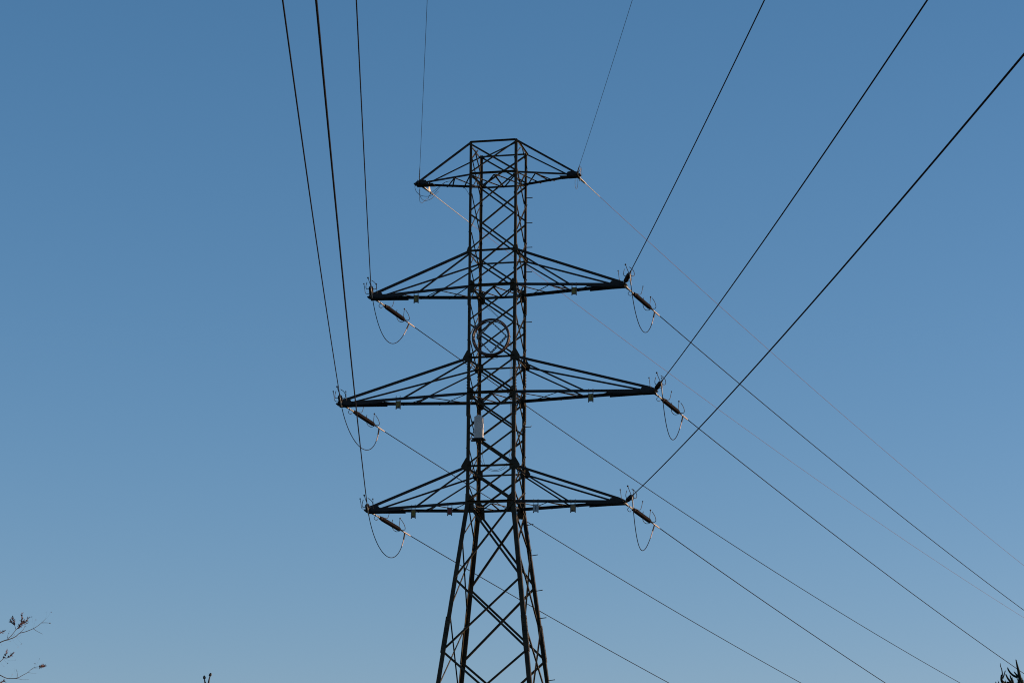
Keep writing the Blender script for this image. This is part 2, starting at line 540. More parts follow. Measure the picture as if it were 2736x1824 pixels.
# ------------------------------------------------------------------ conductors, insulators, jumpers
INC = {'L3': (3.10722, -0.11464, 0.0003, 0.04139), 'L4': (3.10773, -0.11473, 0.0003, 0.00428), 'L2': (3.10778, -0.11472, 0.0003, 0.01368),
       'R2': (3.10751, -0.11472, 0.0003, -0.07603), 'R3': (3.10835, -0.11411, 0.0003, -0.07944), 'R4': (3.10691, -0.11533, 0.0003, -0.00605),
       'L1': (3.1076, -0.10876, 0.0003, 0.0478), 'R1': (3.1076, -0.11258, 0.0003, -0.1131)}
OUT = {'R2': (0.46341, -0.1192, 0.00057, -0.07734), 'R3': (0.46272, -0.12002, 0.00057, -0.13628), 'R4': (0.46166, -0.12178, 0.00057, -0.0837),
       'L2': (0.46517, -0.11685, 0.00057, 0.05547), 'L3': (0.46364, -0.11906, 0.00057, 0.07068), 'L4': (0.46316, -0.1197, 0.00057, 0.00863),
       'R1': (0.463, -0.1255, 0.00055, -0.1125), 'L1': (0.463, -0.09859, 0.000468, 0.06696)}
JUMP = {'L2': (1.5, 0.37), 'R2': (1.48, 0.31), 'L3': (1.32, 0.11), 'R3': (1.58, 0.45), 'L4': (1.38, 0.15), 'R4': (1.58, 0.55)}
ANAME = {'1': 'topmost crossarm', '2': 'second crossarm', '3': 'long third crossarm', '4': 'lowest crossarm'}
SNAME = {'L': 'left', 'R': 'right'}


def tip(n):
    l = int(n[1]); s = -1 if n[0] == 'L' else 1
    return EX * (s * ARM[l]) + EZ * LEV[l]


def cpt(n, q, t):
    th, s, k, dx = q
    return tip(n) + V((math.sin(th), math.cos(th), 0)) * t + EZ * (s * t + k * t * t) + EX * dx


def frame(n, q):
    p = cpt(n, q, 0.0)
    y = (cpt(n, q, 2.3) - p).normalized()
    x = y.cross(EZ).normalized()
    zz = x.cross(y)
    mm = Matrix((x, y, zz)).transposed().to_4x4()
    mm.translation = p
    return mm


def horn(pts, r=0.0095, ball=0.0):
    b = MB()
    b.tube(smooth(pts, 5), r, 7)
    if ball: b.ball(pts[-1], ball, 10)
    return b


def make_string(incoming):
    t = thing('insulator_string', 'x', 'insulator')
    # links to the crossarm
    b = MB()
    b.box((0, 0.13, 0), (0.075, 0.26, 0.014))
    b.prism([(-0.055, 0.02, -0.02), (0.055, 0.02, -0.02), (0.022, 0.36, -0.02), (-0.022, 0.36, -0.02)], (0, 0, 0.012))
    b.build('yoke_plate', M_DARKMET if incoming else M_GALV, t)  # incoming yoke and chain coloured darker to tone down sunlight on them
    b = MB()
    b.tube([(0, 0.32, 0), (0, 0.70, 0)], 0.013, 8)
    for y in (0.36, 0.45, 0.54, 0.62):
        b.ball((0, y, 0), 0.027, 8, (1, 1.2, 0.8))
    b.tube([(-0.035, 0.42, 0), (0.035, 0.42, 0)], 0.011, 6)
    b.tube([(0, 0.58, -0.03), (0, 0.58, 0.03)], 0.011, 6)
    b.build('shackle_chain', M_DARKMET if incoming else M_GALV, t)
    # long rod with sheds
    prof = [(0.70, 0.018), (0.71, 0.05), (0.80, 0.05), (0.805, 0.034)]
    y = 0.825
    while y < 1.80:
        prof += [(y, 0.036), (y + 0.008, 0.064), (y + 0.016, 0.064), (y + 0.024, 0.036)]
        y += 0.036
    prof += [(1.805, 0.034), (1.81, 0.05), (1.89, 0.05), (1.90, 0.018)]
    n = 14; vs = []; fs = []
    for yy, r in prof:
        vs += [(r * math.cos(2 * math.pi * k / n), yy, r * math.sin(2 * math.pi * k / n)) for k in range(n)]
    for i in range(len(prof) - 1):
        fs += [(i * n + k, (i + 1) * n + k, (i + 1) * n + (k + 1) % n, i * n + (k + 1) % n) for k in range(n)]
    fs += [tuple(range(n)), tuple(range(len(vs) - 1, len(vs) - 1 - n, -1))]
    b = MB(); b.add(vs, fs, True); b.build('insulator_rod', M_PORC, t)
    # line-end fittings
    b = MB()
    b.tube([(0, 1.88, 0), (0, 2.12, 0)], 0.012, 8)
    for y in (1.93, 2.0, 2.07): b.ball((0, y, 0), 0.026, 8, (1, 1.2, 0.8))
    b.tube([(-0.035, 1.97, 0), (0.035, 1.97, 0)], 0.011, 6)
    b.build('clevis_link', M_DARKMET, t)
    b = MB()
    b.tube([(0, 2.10, 0), (0, 2.16, 0), (0, 2.50, 0), (0, 2.56, 0)], [0.014, 0.020, 0.020, 0.012], 10)
    b.build('tension_clamp', M_DARKMET if incoming else M_ALU, t)  # incoming clamp takes the dark colour too, damping its sunlit look
    # arcing horns, tower end
    if incoming:
        horn([(0, 0.70, 0), (0.13, 0.70, 0.0), (0.17, 0.71, 0.03), (0.19, 0.74, 0.14), (0.215, 0.80, 0.27)], 0.008, 0.021).build('arcing_horn', M_DARKMET, t)
        horn([(0, 0.70, 0), (-0.13, 0.70, 0.0), (-0.16, 0.71, 0.03), (-0.15, 0.74, 0.14), (-0.14, 0.80, 0.27)], 0.008, 0.021).build('arcing_horn', M_DARKMET, t)
    else:
        horn([(0, 0.66, 0), (-0.02, 0.62, 0.035), (-0.08, 0.60, 0.03), (-0.11, 0.57, -0.03), (-0.075, 0.56, -0.09), (-0.035, 0.60, -0.10), (-0.03, 0.64, -0.055)], 0.008).build('arcing_horn', M_DARKMET, t)
        horn([(0, 0.72, 0), (0.05, 0.78, 0.02), (0.10, 0.92, 0.04), (0.13, 0.95, 0.09), (0.155, 0.98, 0.30)], 0.008, 0.019).build('arcing_horn', M_DARKMET, t)
    # arcing horns, line end: two bent-back prongs and an upright with a ball
    up = 0.30
    if incoming:
        horn([(0, 1.96, -0.01), (0.09, 1.95, -0.05), (0.135, 1.86, -0.02), (0.14, 1.80, 0.06), (0.115, 1.78, 0.17)], 0.009).build('arcing_horn', M_DARKMET, t)
        horn([(0, 1.96, -0.01), (-0.09, 1.95, -0.05), (-0.145, 1.88, -0.02), (-0.145, 1.84, 0.08), (-0.09, 1.86, 0.16), (-0.01, 1.88, 0.21)], 0.009).build('arcing_horn', M_DARKMET, t)
    else:
        horn([(0, 1.96, 0.01), (0.10, 1.98, 0.0), (0.16, 1.93, 0.03), (0.17, 1.83, 0.12), (0.12, 1.74, 0.23)], 0.009).build('arcing_horn', M_DARKMET, t)
        horn([(0, 1.96, -0.01), (-0.10, 1.98, -0.03), (-0.16, 1.92, -0.03), (-0.17, 1.78, 0.02), (-0.13, 1.66, 0.13), (-0.10, 1.62, 0.22)], 0.009).build('arcing_horn', M_DARKMET, t)
    if incoming:
        horn([(0, 1.90, 0.02), (0.01, 1.87, 0.07), (0.045, 1.84, 0.16), (0.09, 1.80, 0.29)], 0.009, 0.026).build('arcing_horn', M_DARKMET, t)
    else:
        horn([(0, 1.93, 0.01), (-0.005, 1.87, 0.05), (0.01, 1.84, 0.14), (0.02, 1.84, 0.31)], 0.008, 0.025).build('arcing_horn', M_DARKMET, t)
    return t


proto = {True: None, False: None}
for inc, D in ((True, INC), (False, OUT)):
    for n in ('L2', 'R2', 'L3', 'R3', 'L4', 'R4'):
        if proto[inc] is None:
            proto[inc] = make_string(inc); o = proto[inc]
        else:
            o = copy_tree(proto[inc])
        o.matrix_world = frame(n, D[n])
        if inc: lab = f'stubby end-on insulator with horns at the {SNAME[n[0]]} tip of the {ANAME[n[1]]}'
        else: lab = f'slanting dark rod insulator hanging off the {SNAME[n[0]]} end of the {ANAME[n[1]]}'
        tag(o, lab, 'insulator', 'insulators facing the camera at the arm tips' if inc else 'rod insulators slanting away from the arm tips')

for n in ('L1', 'R1', 'L2', 'R2', 'L3', 'R3', 'L4', 'R4'):
    sh = n[1] == '1'
    # span towards and over the camera
    q = INC[n]
    t0 = 0.55 if sh else 2.3
    ts = [t0 + (250 - t0) * (i / 90) for i in range(91)]
    b = MB(); b.tube([cpt(n, q, t) for t in ts], 0.0050 if sh else 0.0122, 8)
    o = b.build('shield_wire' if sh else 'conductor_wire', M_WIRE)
    if sh:
        tag(o, f'hair-thin upper wire rising steeply from the {SNAME[n[0]]} tip of the topmost short crossarm', 'power line', 'wires passing over the camera')
    else:
        tag(o, f'black wire climbing out of frame from the {SNAME[n[0]]} tip of the {ANAME[n[1]]}', 'power line', 'wires passing over the camera')
    # span away to the right
    q = OUT[n]
    t0 = 0.9 if sh else 2.3
    ts = [t0 + (205 - t0) * (i / 90) for i in range(91)]
    b = MB(); b.tube([cpt(n, q, t) for t in ts], 0.0058 if sh else 0.0122, 8)
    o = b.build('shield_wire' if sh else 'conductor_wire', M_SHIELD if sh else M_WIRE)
    if sh:
        tag(o, f'faint pinkish wire descending right from the {SNAME[n[0]]} tip of the topmost short crossarm', 'power line', 'wires running away to the lower right')
    else:
        tag(o, f'dark wire descending right from the {SNAME[n[0]]} insulator of the {ANAME[n[1]]}', 'power line', 'wires running away to the lower right')

# jumpers ------------------------------------------------------------------
for n, (sag, kk) in JUMP.items():
    P0 = cpt(n, OUT[n], 2.2); P3 = cpt(n, INC[n], 2.15)
    P1 = P0 + (P3 - P0) * kk - EZ * sag; P2 = P3 + (P0 - P3) * 0.2 - EZ * sag
    bz = lambda t: P0 * (1 - t) ** 3 + P1 * (3 * t * (1 - t) ** 2) + P2 * (3 * t * t * (1 - t)) + P3 * t ** 3
    t = thing('jumper_loop', f'drooping jumper cable loop under the {SNAME[n[0]]} tip of the {ANAME[n[1]]}', 'cable', 'jumper loops under the arm tips', Matrix.Translation(P0))
    pts = [bz(i / 48) - P0 for i in range(49)]
    b = MB(); b.tube(pts, 0.0108, 8); b.build('cable', M_WIRE, t)
    seg = lambda a, c, k=4: [bz(a + (c - a) * i / k) - P0 for i in range(k + 1)]
    b = MB(); b.tube(seg(0.0, 0.055), 0.022, 8); b.build('terminal', M_DARKMET, t)
    b = MB(); b.tube(seg(0.058, 0.13), 0.0145, 8); b.build('sleeve', M_ALU, t)
    b = MB(); b.tube(seg(0.93, 1.0), 0.015, 8); b.build('sleeve', M_GALV, t)

# shield wire fittings ------------------------------------------------------
for n in ('L1', 'R1'):
    sd_n = SNAME[n[0]]
    q = OUT[n]
    mm = frame(n, q)
    t = thing('tension_fitting', f'sunlit linkage and armour rod tying the far shield wire to the {sd_n} top arm tip', 'line fitting', 'shield wire fittings', mm)
    b = MB()
    b.box((0, 0.30, 0), (0.06, 0.62, 0.012))
    b.prism([(-0.05, 0.03, -0.016), (0.05, 0.03, -0.016), (0.02, 0.6, -0.016), (-0.02, 0.6, -0.016)], (0, 0, 0.008))
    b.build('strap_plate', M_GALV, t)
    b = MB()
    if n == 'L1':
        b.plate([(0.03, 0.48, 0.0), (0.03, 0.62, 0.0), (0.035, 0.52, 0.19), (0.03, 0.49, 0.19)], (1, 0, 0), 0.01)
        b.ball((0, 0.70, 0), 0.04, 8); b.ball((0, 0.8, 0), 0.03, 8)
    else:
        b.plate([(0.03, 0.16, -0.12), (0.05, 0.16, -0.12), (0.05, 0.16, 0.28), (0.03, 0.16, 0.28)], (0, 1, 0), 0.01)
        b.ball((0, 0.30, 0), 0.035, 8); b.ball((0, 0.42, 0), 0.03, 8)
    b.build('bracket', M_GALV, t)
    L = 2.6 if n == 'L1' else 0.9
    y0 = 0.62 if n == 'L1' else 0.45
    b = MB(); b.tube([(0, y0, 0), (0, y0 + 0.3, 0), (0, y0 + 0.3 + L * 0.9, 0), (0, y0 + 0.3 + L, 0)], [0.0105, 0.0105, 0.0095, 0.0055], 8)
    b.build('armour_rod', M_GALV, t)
    q = INC[n]
    mm = frame(n, q)
    t = thing('suspension_clamp', f'dark clamp with upright armour rod on the {sd_n} top arm tip', 'line fitting', 'shield wire fittings', mm)
    b = MB()
    b.box((0, 0.10, 0), (0.05, 0.24, 0.02)); b.ball((0, 0.28, 0), 0.04, 8); b.box((0, 0.38, 0), (0.04, 0.16, 0.04))
    b.tube([(-0.05, 0.42, 0.0), (0.06, 0.36, 0.02)], 0.012, 6)
    b.tube([(-0.06, 0.5, 0.05), (-0.03, 0.4, 0.0)], 0.01, 6)
    b.build('clamp_body', M_DARKMET, t)
    b = MB(); LL = 2.2 if n == 'L1' else 1.0
    b.tube([(0, 0.42, 0), (0, 0.42 + LL * 0.75, 0), (0, 0.42 + LL, 0)], [0.013, 0.0115, 0.006], 8)
    b.build('armour_rod', M_DARKMET, t)

# slack loops at the top arm tips (placed by pylon-local planes)
def world(p): return EX * p.x + EY * p.y + EZ * p.z


def cable(name, px, ys, r, M, label, cat, group=None, n=6):
    pts = [world(loc(u, v, y)) for (u, v), y in zip(px, ys)]
    b = MB(); b.tube(smooth(pts, 7), r, 7)
    o = b.build(name, M)
    return tag(o, label, cat, group)


def ramp(a, c, n): return [a + (c - a) * i / max(1, n - 1) for i in range(n)]


px = [(1117, 480), (1110, 492), (1109, 503), (1114, 514), (1124, 522), (1138, 525), (1150, 523), (1160, 517), (1172, 503), (1182, 494), (1192, 486), (1206, 484)]
cable('slack_cable', px, ramp(-0.25, 0.15, len(px)), 0.0065, M_CABLE, 'round slack cable curling left below the left tip of the top arm', 'cable', 'slack loops at the top arm')
px = [(1122, 500), (1122, 520), (1126, 530), (1134, 536), (1144, 535), (1154, 530), (1163, 520), (1172, 511)]
cable('slack_cable', px, ramp(0.0, 0.5, len(px)), 0.0065, M_CABLE, 'short slack cable dipping from the left top tip to a clamp behind', 'cable', 'slack loops at the top arm')
px = [(1121, 505), (1121, 530), (1122, 538), (1126, 542), (1131, 540), (1140, 532), (1146, 529)]
cable('slack_cable', px, ramp(-0.1, 0.6, len(px)), 0.0055, M_CABLE, 'hooked loose wire end hanging lowest under the left top tip', 'cable', 'slack loops at the top arm')
px = [(1144, 530), (1147, 523), (1156, 513), (1172, 500), (1186, 489), (1197, 485)]
cable('slack_cable', px, ramp(0.6, 0.1, len(px)), 0.0055, M_CABLE, 'straight loose cable rising under the left half of the top arm', 'cable', 'slack loops at the top arm')
px = [(1241, 502), (1247, 509), (1252, 518), (1255, 527), (1256, 545), (1256, 570)]
cable('slack_cable', px, ramp(0.3, -0.62, len(px)), 0.006, M_CABLE, 'thin cable curving down onto the near left leg below the top arm', 'cable', 'slack loops at the top arm')
px = [(1537, 478), (1536.5, 490), (1537.5, 500), (1540, 504.5), (1542.5, 501), (1544, 490), (1544, 478)]
cable('slack_cable', px, ramp(-0.15, 0.15, len(px)), 0.005, M_CABLE, 'narrow hairpin cable loop hanging under the right top tip', 'cable', 'slack loops at the top arm')
px = [(1545.5, 464), (1546.5, 453), (1549.5, 445), (1552.5, 447), (1554.5, 457), (1555, 468)]
cable('slack_cable', px, ramp(0.0, 0.2, len(px)), 0.005, M_CABLE, 'narrow hairpin cable loop standing above the right top tip', 'cable', 'slack loops at the top arm')

# ------------------------------------------------------------------ signs
def sign(cx, cy, wpx, hpx, M, kind, label, tilt=0.0):
    """enamel plate hung from the front lower chord on two wire clips"""
    sx = -1 if cx < 1310 else 1
    l = 2 if cy < 900 else (3 if cy < 1200 else 4)
    # local y of the front chord at this place
    x = loc(cx, cy, -0.4).x
    f = (abs(x) - HW) / (ARM[l] - HW)
    y = -((HW + 0.03) * (1 - f) + 0.055 * f) - 0.035
    c = loc(cx, cy, y)
    W, H = wpx / 95.0, hpx / 93.0
    nrm = V((sx * 0.0, -1, 0))
    mm = PYM @ Matrix.Translation(c) @ Matrix.Rotation(tilt, 4, 'Y')
    t = thing('number_sign', label, 'sign', 'small signs hung along the arms', mm)
    b = MB(); b.box((0, 0, 0), (W, 0.006, H)); b.build('panel', M if kind == 'white' else M_FRM, t)
    if kind != 'white':
        b = MB(); b.box((0, -0.0045, 0.01), (W * 0.70, 0.003, H * 0.74)); b.build('face', M, t)
    mk = MB()
    y0 = -0.0075
    def rect(x0, z0, x1, z1): mk.box(((x0 + x1) / 2 * W, y0, (z0 + z1) / 2 * H), (abs(x1 - x0) * W, 0.003, abs(z1 - z0) * H))
    if kind == 'white': rect(-0.04, -0.28, 0.04, 0.30)
    elif kind == 'a': rect(0.14, -0.30, 0.26, 0.30); rect(0.02, 0.22, 0.14, 0.30)
    elif kind == 'b': rect(0.12, 0.10, 0.26, 0.24); rect(0.14, -0.16, 0.26, -0.02); rect(0.02, -0.36, 0.12, -0.26)
    elif kind == 'c': rect(0.05, 0.14, 0.26, 0.24); rect(0.05, 0.0, 0.12, 0.14); rect(0.14, -0.14, 0.26, -0.02)
    elif kind == 'd': rect(-0.26, -0.34, 0.0, -0.26)
    elif kind == 'e': rect(0.10, 0.14, 0.26, 0.22); rect(0.22, -0.2, 0.28, 0.14)
    if mk.v: mk.build('marking', M_BLK, t)
    for s in (-1, 1):
        b = MB()
        xx = s * W * 0.40
        b.tube([(xx - 0.012, -0.006, H / 2 - 0.03), (xx - 0.012, -0.006, H / 2 + 0.13), (xx, 0.02, H / 2 + 0.15), (xx + 0.012, -0.006, H / 2 + 0.13), (xx + 0.012, -0.006, H / 2 - 0.03)], 0.005, 6)
        b.box((xx, -0.002, -H / 2 - 0.012), (0.028, 0.014, 0.03))
        b.build('hanger', M_DARKMET, t)


sign(1112, 798, 14, 20, M_YEL, 'a', 'yellow sign with a dark hooked bar on the left second crossarm')
sign(1534, 777, 14.5, 19, M_YEL, 'e', 'yellow sign on the right half of the second crossarm')
sign(1064, 1080.5, 14, 20, M_YEL, 'b', 'yellow sign with black dots on the left half of the longest crossarm')
sign(1578.5, 1061.5, 14.5, 20, M_YEL, 'c', 'yellow sign on the right half of the longest crossarm')
sign(1104.5, 1371.5, 13, 21, M_YEL, 'd', 'yellow sign near the left tip of the lowest crossarm')
sign(1201.5, 1365, 13.5, 19, M_RED, 'red', 'dark red blank sign on the lowest crossarm close to the left leg')
sign(1431.5, 1356.5, 15, 20, M_WHT, 'white', 'pale white sign with one black upright stroke on the lowest crossarm')
sign(1531, 1356.5, 15, 19, M_BRN, 'd', 'brownish sign right of the white sign on the lowest crossarm')

# ------------------------------------------------------------------ cable coil on its cross frame
cc = loc(1313, 901, -0.80)
t = thing('cable_coil', 'big round coil of spare dark cable on a diamond strap frame on the pylon body', 'cable coil', None, PYM @ Matrix.Translation(cc))
for k in range(12):
    b = MB()
    rr = 0.510 + random.uniform(-0.026, 0.024)
    dx, dz, dy = random.uniform(-0.018, 0.018), random.uniform(-0.03, 0.018), random.uniform(-0.05, 0.05)
    e = random.uniform(0.97, 1.04)
    pts = [(dx + rr * math.cos(a), dy + 0.012 * math.sin(3 * a + k), dz + rr * e * math.sin(a)) for a in [2 * math.pi * i / 64 for i in range(64)]]
    pts.append(pts[0])
    b.tube(pts, 0.0145, 7, cap=False)
    b.build('cable_turn', M_COIL, t)
C_ = {'t': (-0.02, 0.46), 'r': (0.42, 0.03), 'b': (-0.02, -0.43), 'l': (-0.43, 0.01)}
for a, c in (('t', 'r'), ('r', 'b'), ('b', 'l'), ('l', 't')):
    b = MB()
    wd = {'lt': 0.075, 'rb': 0.06}.get(a + c, 0.036)
    p, q = V((C_[a][0], 0.06, C_[a][1])), V((C_[c][0], 0.06, C_[c][1]))
    ax = (q - p).normalized(); sd_ = V((0, 1, 0)).cross(ax)
    N = 9
    # perforated strap: two rails joined by webs between the holes
    for s in (-1, 1):
        b.flat(p + sd_ * s * wd * 0.34, q + sd_ * s * wd * 0.34, sd_, wd * 0.32, 0.005)
    for i in range(N):
        f0, f1 = i / N, (i + 0.72) / N
        b.flat(p.lerp(q, f0), p.lerp(q, f1), sd_, wd * 0.37, 0.004)
    b.build('strap', M_STRAP, t)
for ang in (205, 320, 75, 0):
    b = MB()
    a = R(ang)
    c0 = V((0.5 * math.cos(a), 0, 0.5 * math.sin(a)))
    tang = V((-math.sin(a), 0, math.cos(a))); rd = V((math.cos(a), 0, math.sin(a)))
    ring = [c0 + rd * 0.058 * math.cos(x) + V((0, 1, 0)) * 0.07 * math.sin(x) for x in [2 * math.pi * i / 14 for i in range(15)]]
    b.tube(ring, 0.006, 6, cap=False)
    b.build('cable_tie', M_DARKMET, t)

# splice cabinet ------------------------------------------------------------
cb = loc(1279.5, 1144, -0.86)
t = thing('splice_cabinet', 'pale grey upright metal cabinet on the pylon body below the longest crossarm', 'cabinet', None, PYM @ Matrix.Translation(cb))
W, D, H = 0.22, 0.26, 0.57
b = MB()
c = 0.022
prof = [(-W / 2 + c, -D / 2), (W / 2 - c, -D / 2), (W / 2, -D / 2 + c), (W / 2, -D * 0.12), (W / 2 - 0.018, -D * 0.09), (W / 2 - 0.018, -D * 0.02), (W / 2, D * 0.01),
        (W / 2, D / 2 - c), (W / 2 - c, D / 2), (-W / 2 + c, D / 2), (-W / 2, D / 2 - c), (-W / 2, -D / 2 + c)]
b.prism([(x, y, -H / 2) for x, y in prof], (0, 0, H))
b.build('body', M_CAB, t)
b = MB()
n = len(prof)
vs = [(x * 1.02, y * 1.02, H / 2) for x, y in prof] + [(x * 1.02, y * 1.02, H / 2 + 0.02) for x, y in prof] + [(x * 0.55, y * 0.55, H / 2 + 0.075) for x, y in prof]
fs = [tuple(range(n - 1, -1, -1)), tuple(range(2 * n, 3 * n))]
for r_ in (0, 1): fs += [(r_ * n + i, r_ * n + (i + 1) % n, (r_ + 1) * n + (i + 1) % n, (r_ + 1) * n + i) for i in range(n)]
b.add(vs, fs); b.tube([(-0.02, -0.02, H / 2 + 0.07), (-0.02, -0.02, H / 2 + 0.10)], 0.012, 6); b.tube([(0.03, -0.02, H / 2 + 0.07), (0.03, -0.02, H / 2 + 0.095)], 0.01, 6)
b.build('lid', M_CAB, t)
b = MB(); b.box((0, -0.0, -H / 2 - 0.025), (0.34, 0.34, 0.03)); b.box((0.0, 0.06, -H / 2 - 0.07), (0.12, 0.05, 0.07)); b.box((-0.13, 0.15, -H / 2 - 0.025), (0.24, 0.05, 0.045)); b.box((-0.12, 0.15, H / 2 - 0.06), (0.26, 0.05, 0.04))
for xx in (-0.12, 0.02, 0.08): b.tube([(xx, -0.12, -H / 2 - 0.04), (xx, -0.12, -H / 2 - 0.09)], 0.016, 8)
b.build('bracket', M_DARKMET, t)
b = MB()
for zz in (-0.17, 0.0, 0.17): b.box((W / 2 + 0.002, 0.06, zz), (0.008, 0.03, 0.04))
b.build('hinge', M_GALV, t)

# thin cables on the pylon ---------------------------------------------------
px = [(1358, 898), (1365, 930), (1363, 960), (1363, 1000), (1363, 1060), (1364.5, 1100), (1365, 1130), (1365, 1160), (1365, 1190), (1362, 1212), (1357, 1231), (1347, 1245), (1331, 1254), (1320, 1255), (1308, 1251), (1296, 1241), (1290, 1222), (1289.5, 1205), (1291, 1185)]
ys = [-0.78] + [-0.5] * 9 + ramp(-0.5, -0.86, 9)
cable('thin_cable', px, ys, 0.0055, M_CABLE, 'inner thin cable drooping in a U below the grey cabinet', 'cable', 'thin cables down the pylon')
px = [(1360, 900), (1368, 930), (1366.5, 960), (1366, 1000), (1366, 1060), (1367, 1130), (1367.5, 1190), (1366, 1215), (1361, 1234), (1350, 1249), (1334, 1257), (1322, 1258), (1309, 1256), (1296, 1247), (1287, 1234), (1281, 1219), (1279, 1206), (1278, 1185)]
ys = [-0.78] + [-0.48] * 7 + ramp(-0.48, -0.84, 10)
cable('thin_cable', px, ys, 0.0055, M_CABLE, 'outer thin cable drooping in a U below the grey cabinet', 'cable', 'thin cables down the pylon')
px = [(1291, 813), (1300, 821), (1314, 832), (1328, 845), (1333, 850)]
cable('thin_cable', px, ramp(0.62, -0.78, 5), 0.0055, M_CABLE, 'lower of two thin cables slanting down to the coil', 'cable', 'thin cables down the pylon')
px = [(1295, 811), (1305, 820), (1319, 833), (1332, 846), (1337, 851)]
cable('thin_cable', px, ramp(0.62, -0.78, 5), 0.0055, M_CABLE, 'upper of two thin cables slanting down to the coil', 'cable', 'thin cables down the pylon')
px = [(1292, 950), (1297, 955), (1308, 958.5), (1318, 958.5), (1328, 956), (1337, 951)]
cable('thin_cable', px, [-0.8] * 6, 0.005, M_CABLE, 'slack thin cable sagging just under the coil', 'cable', 'thin cables down the pylon')

# ------------------------------------------------------------------ trees
def leafquad(b, p, d, up, L, W):
    d = d.normalized(); s = d.cross(up).normalized() if d.cross(up).length > 1e-4 else d.orthogonal().normalized()
    nrm = s.cross(d)
    vs = [p, p + d * L * 0.35 + s * W / 2 + nrm * W * 0.12, p + d * L, p + d * L * 0.35 - s * W / 2 + nrm * W * 0.12, p + d * L * 0.45]
    b.add(vs, [(0, 1, 4), (1, 2, 4), (2, 3, 4), (3, 0, 4)])


def rdir(): return V((random.gauss(0, 1), random.gauss(0, 1), random.gauss(0, 1))).normalized()


# leafy deciduous tree whose outer twigs enter at the lower left
DT = 25.0
Z7 = lambda x, y: (x / 7.0, 1600 + y / 7.0)
base = at(-620, 1824, DT); base.z = 0
tree = thing('deciduous_tree', 'small leafy tree poking thin twigs with reddish leaves into the lower left corner', 'tree', None, Matrix.Translation(base))
tr = MB(); br = MB(); lf = MB()
top = V((0.35, 0.1, 7.6))
tpts = smooth([V((0, 0, -0.1)), V((0.05, 0.02, 1.4)), V((-0.06, 0.05, 3.0)), V((0.12, 0.0, 4.6)), V((0.2, 0.08, 6.2)), top], 5)
tr.tube(tpts, [0.13 * (1 - i / (len(tpts))) + 0.008 for i in range(len(tpts))], 10)


def twig(pts, r0, r1, leaves=0.0, L=0.026, l0=0.0, n=6):
    P = smooth(pts, n)
    br.tube(P, [r0 + (r1 - r0) * i / (len(P) - 1) for i in range(len(P))], 6)
    if leaves:
        tot = sum((P[i + 1] - P[i]).length for i in range(len(P) - 1))
        cnt = max(2, int(tot * leaves * 2.1))
        for k in range(cnt):
            f = l0 + (1 - l0) * (k + 0.5) / cnt
            i = min(int(f * (len(P) - 1)), len(P) - 2)
            p = P[i].lerp(P[i + 1], f * (len(P) - 1) - i)
            d = (P[i + 1] - P[i]).normalized() * 0.5 + rdir() * 0.8 + V((0, 0, 0.25))
            leafquad(lf, p, d, rdir(), L * random.uniform(0.65, 1.2), L * 0.32)


def pv(lst, dd=0.0):
    out = []
    for i, (x, y) in enumerate(lst):
        u, v = Z7(x, y)
        out.append(at(u, v, DT + dd + 0.02 * i) - base)
    return out


B1 = pv([(0, 805), (100, 765), (220, 730), (300, 690), (365, 635), (480, 605), (620, 548), (700, 500), (775, 440), (850, 370)])
a0 = V((0.1, 0, 3.9)); twig([a0, a0.lerp(B1[0], 0.35) + V((0, 0, -0.12)), a0.lerp(B1[0], 0.7) + V((0, 0, -0.1)), B1[0]], 0.022, 0.0046)
twig(B1, 0.0046, 0.0013)
twig(pv([(775, 440), (850, 438), (925, 443)]), 0.0022, 0.0014); br.ball(pv([(935, 446)])[0], 0.006, 6)
twig(pv([(620, 548), (700, 600), (800, 650)]), 0.002, 0.001)
twig(pv([(145, 735), (205, 685), (300, 570), (345, 525)]), 0.003, 0.0022, 12, l0=0.7)
twig(pv([(330, 540), (375, 480), (410, 425), (405, 350), (415, 262)]), 0.0022, 0.001, 150)
twig(pv([(300, 570), (275, 490), (255, 410), (233, 340)]), 0.0022, 0.001, 130, l0=0.3)
twig(pv([(275, 490), (225, 450), (190, 405)]), 0.0016, 0.001, 140, l0=0.2)
twig(pv([(400, 460), (470, 415), (545, 352)]), 0.002, 0.001, 120)
twig(pv([(350, 520), (385, 490), (420, 450), (440, 410)]), 0.0018, 0.001, 170)
twig(pv([(370, 630), (440, 560), (470, 480), (505, 405)]), 0.002, 0.0009, 40, l0=0.6)
twig(pv([(205, 685), (260, 680), (268, 645)]), 0.0016, 0.0009)
twig(pv([(145, 735), (140, 690), (180, 590)]), 0.0014, 0.0007, 10, 0.018)
twig(pv([(100, 765), (170, 775), (205, 785)]), 0.0014, 0.0007)
twig(pv([(0, 640), (40, 612), (75, 600)]), 0.0025, 0.001, 200)
B2 = pv([(0, 1165), (60, 1110), (100, 1050), (125, 955)])
twig(B2, 0.0028, 0.001, 90, l0=0.35)
twig(pv([(90, 1085), (140, 1095), (200, 1055), (252, 1008)]), 0.002, 0.001, 130, l0=0.3)
a0 = V((0.05, 0, 3.3)); twig([a0, a0.lerp(B2[0], 0.4) + V((0, 0, -0.1)), a0.lerp(B2[0], 0.75) + V((0, 0, -0.12)), B2[0]], 0.02, 0.0028)
B3 = pv([(0, 1415), (90, 1460), (170, 1480), (320, 1470), (420, 1420), (520, 1365), (580, 1310), (640, 1270)])
twig(B3, 0.0040, 0.0013)
a0 = V((0.0, 0, 3.0)); twig([a0, a0.lerp(B3[0], 0.4) + V((0, 0, 0.2)), a0.lerp(B3[0], 0.75) + V((0, 0, 0.18)), B3[0]], 0.022, 0.0040)
twig(pv([(640, 1270), (700, 1262), (760, 1255), (825, 1240)]), 0.002, 0.001, 110, l0=0.4)
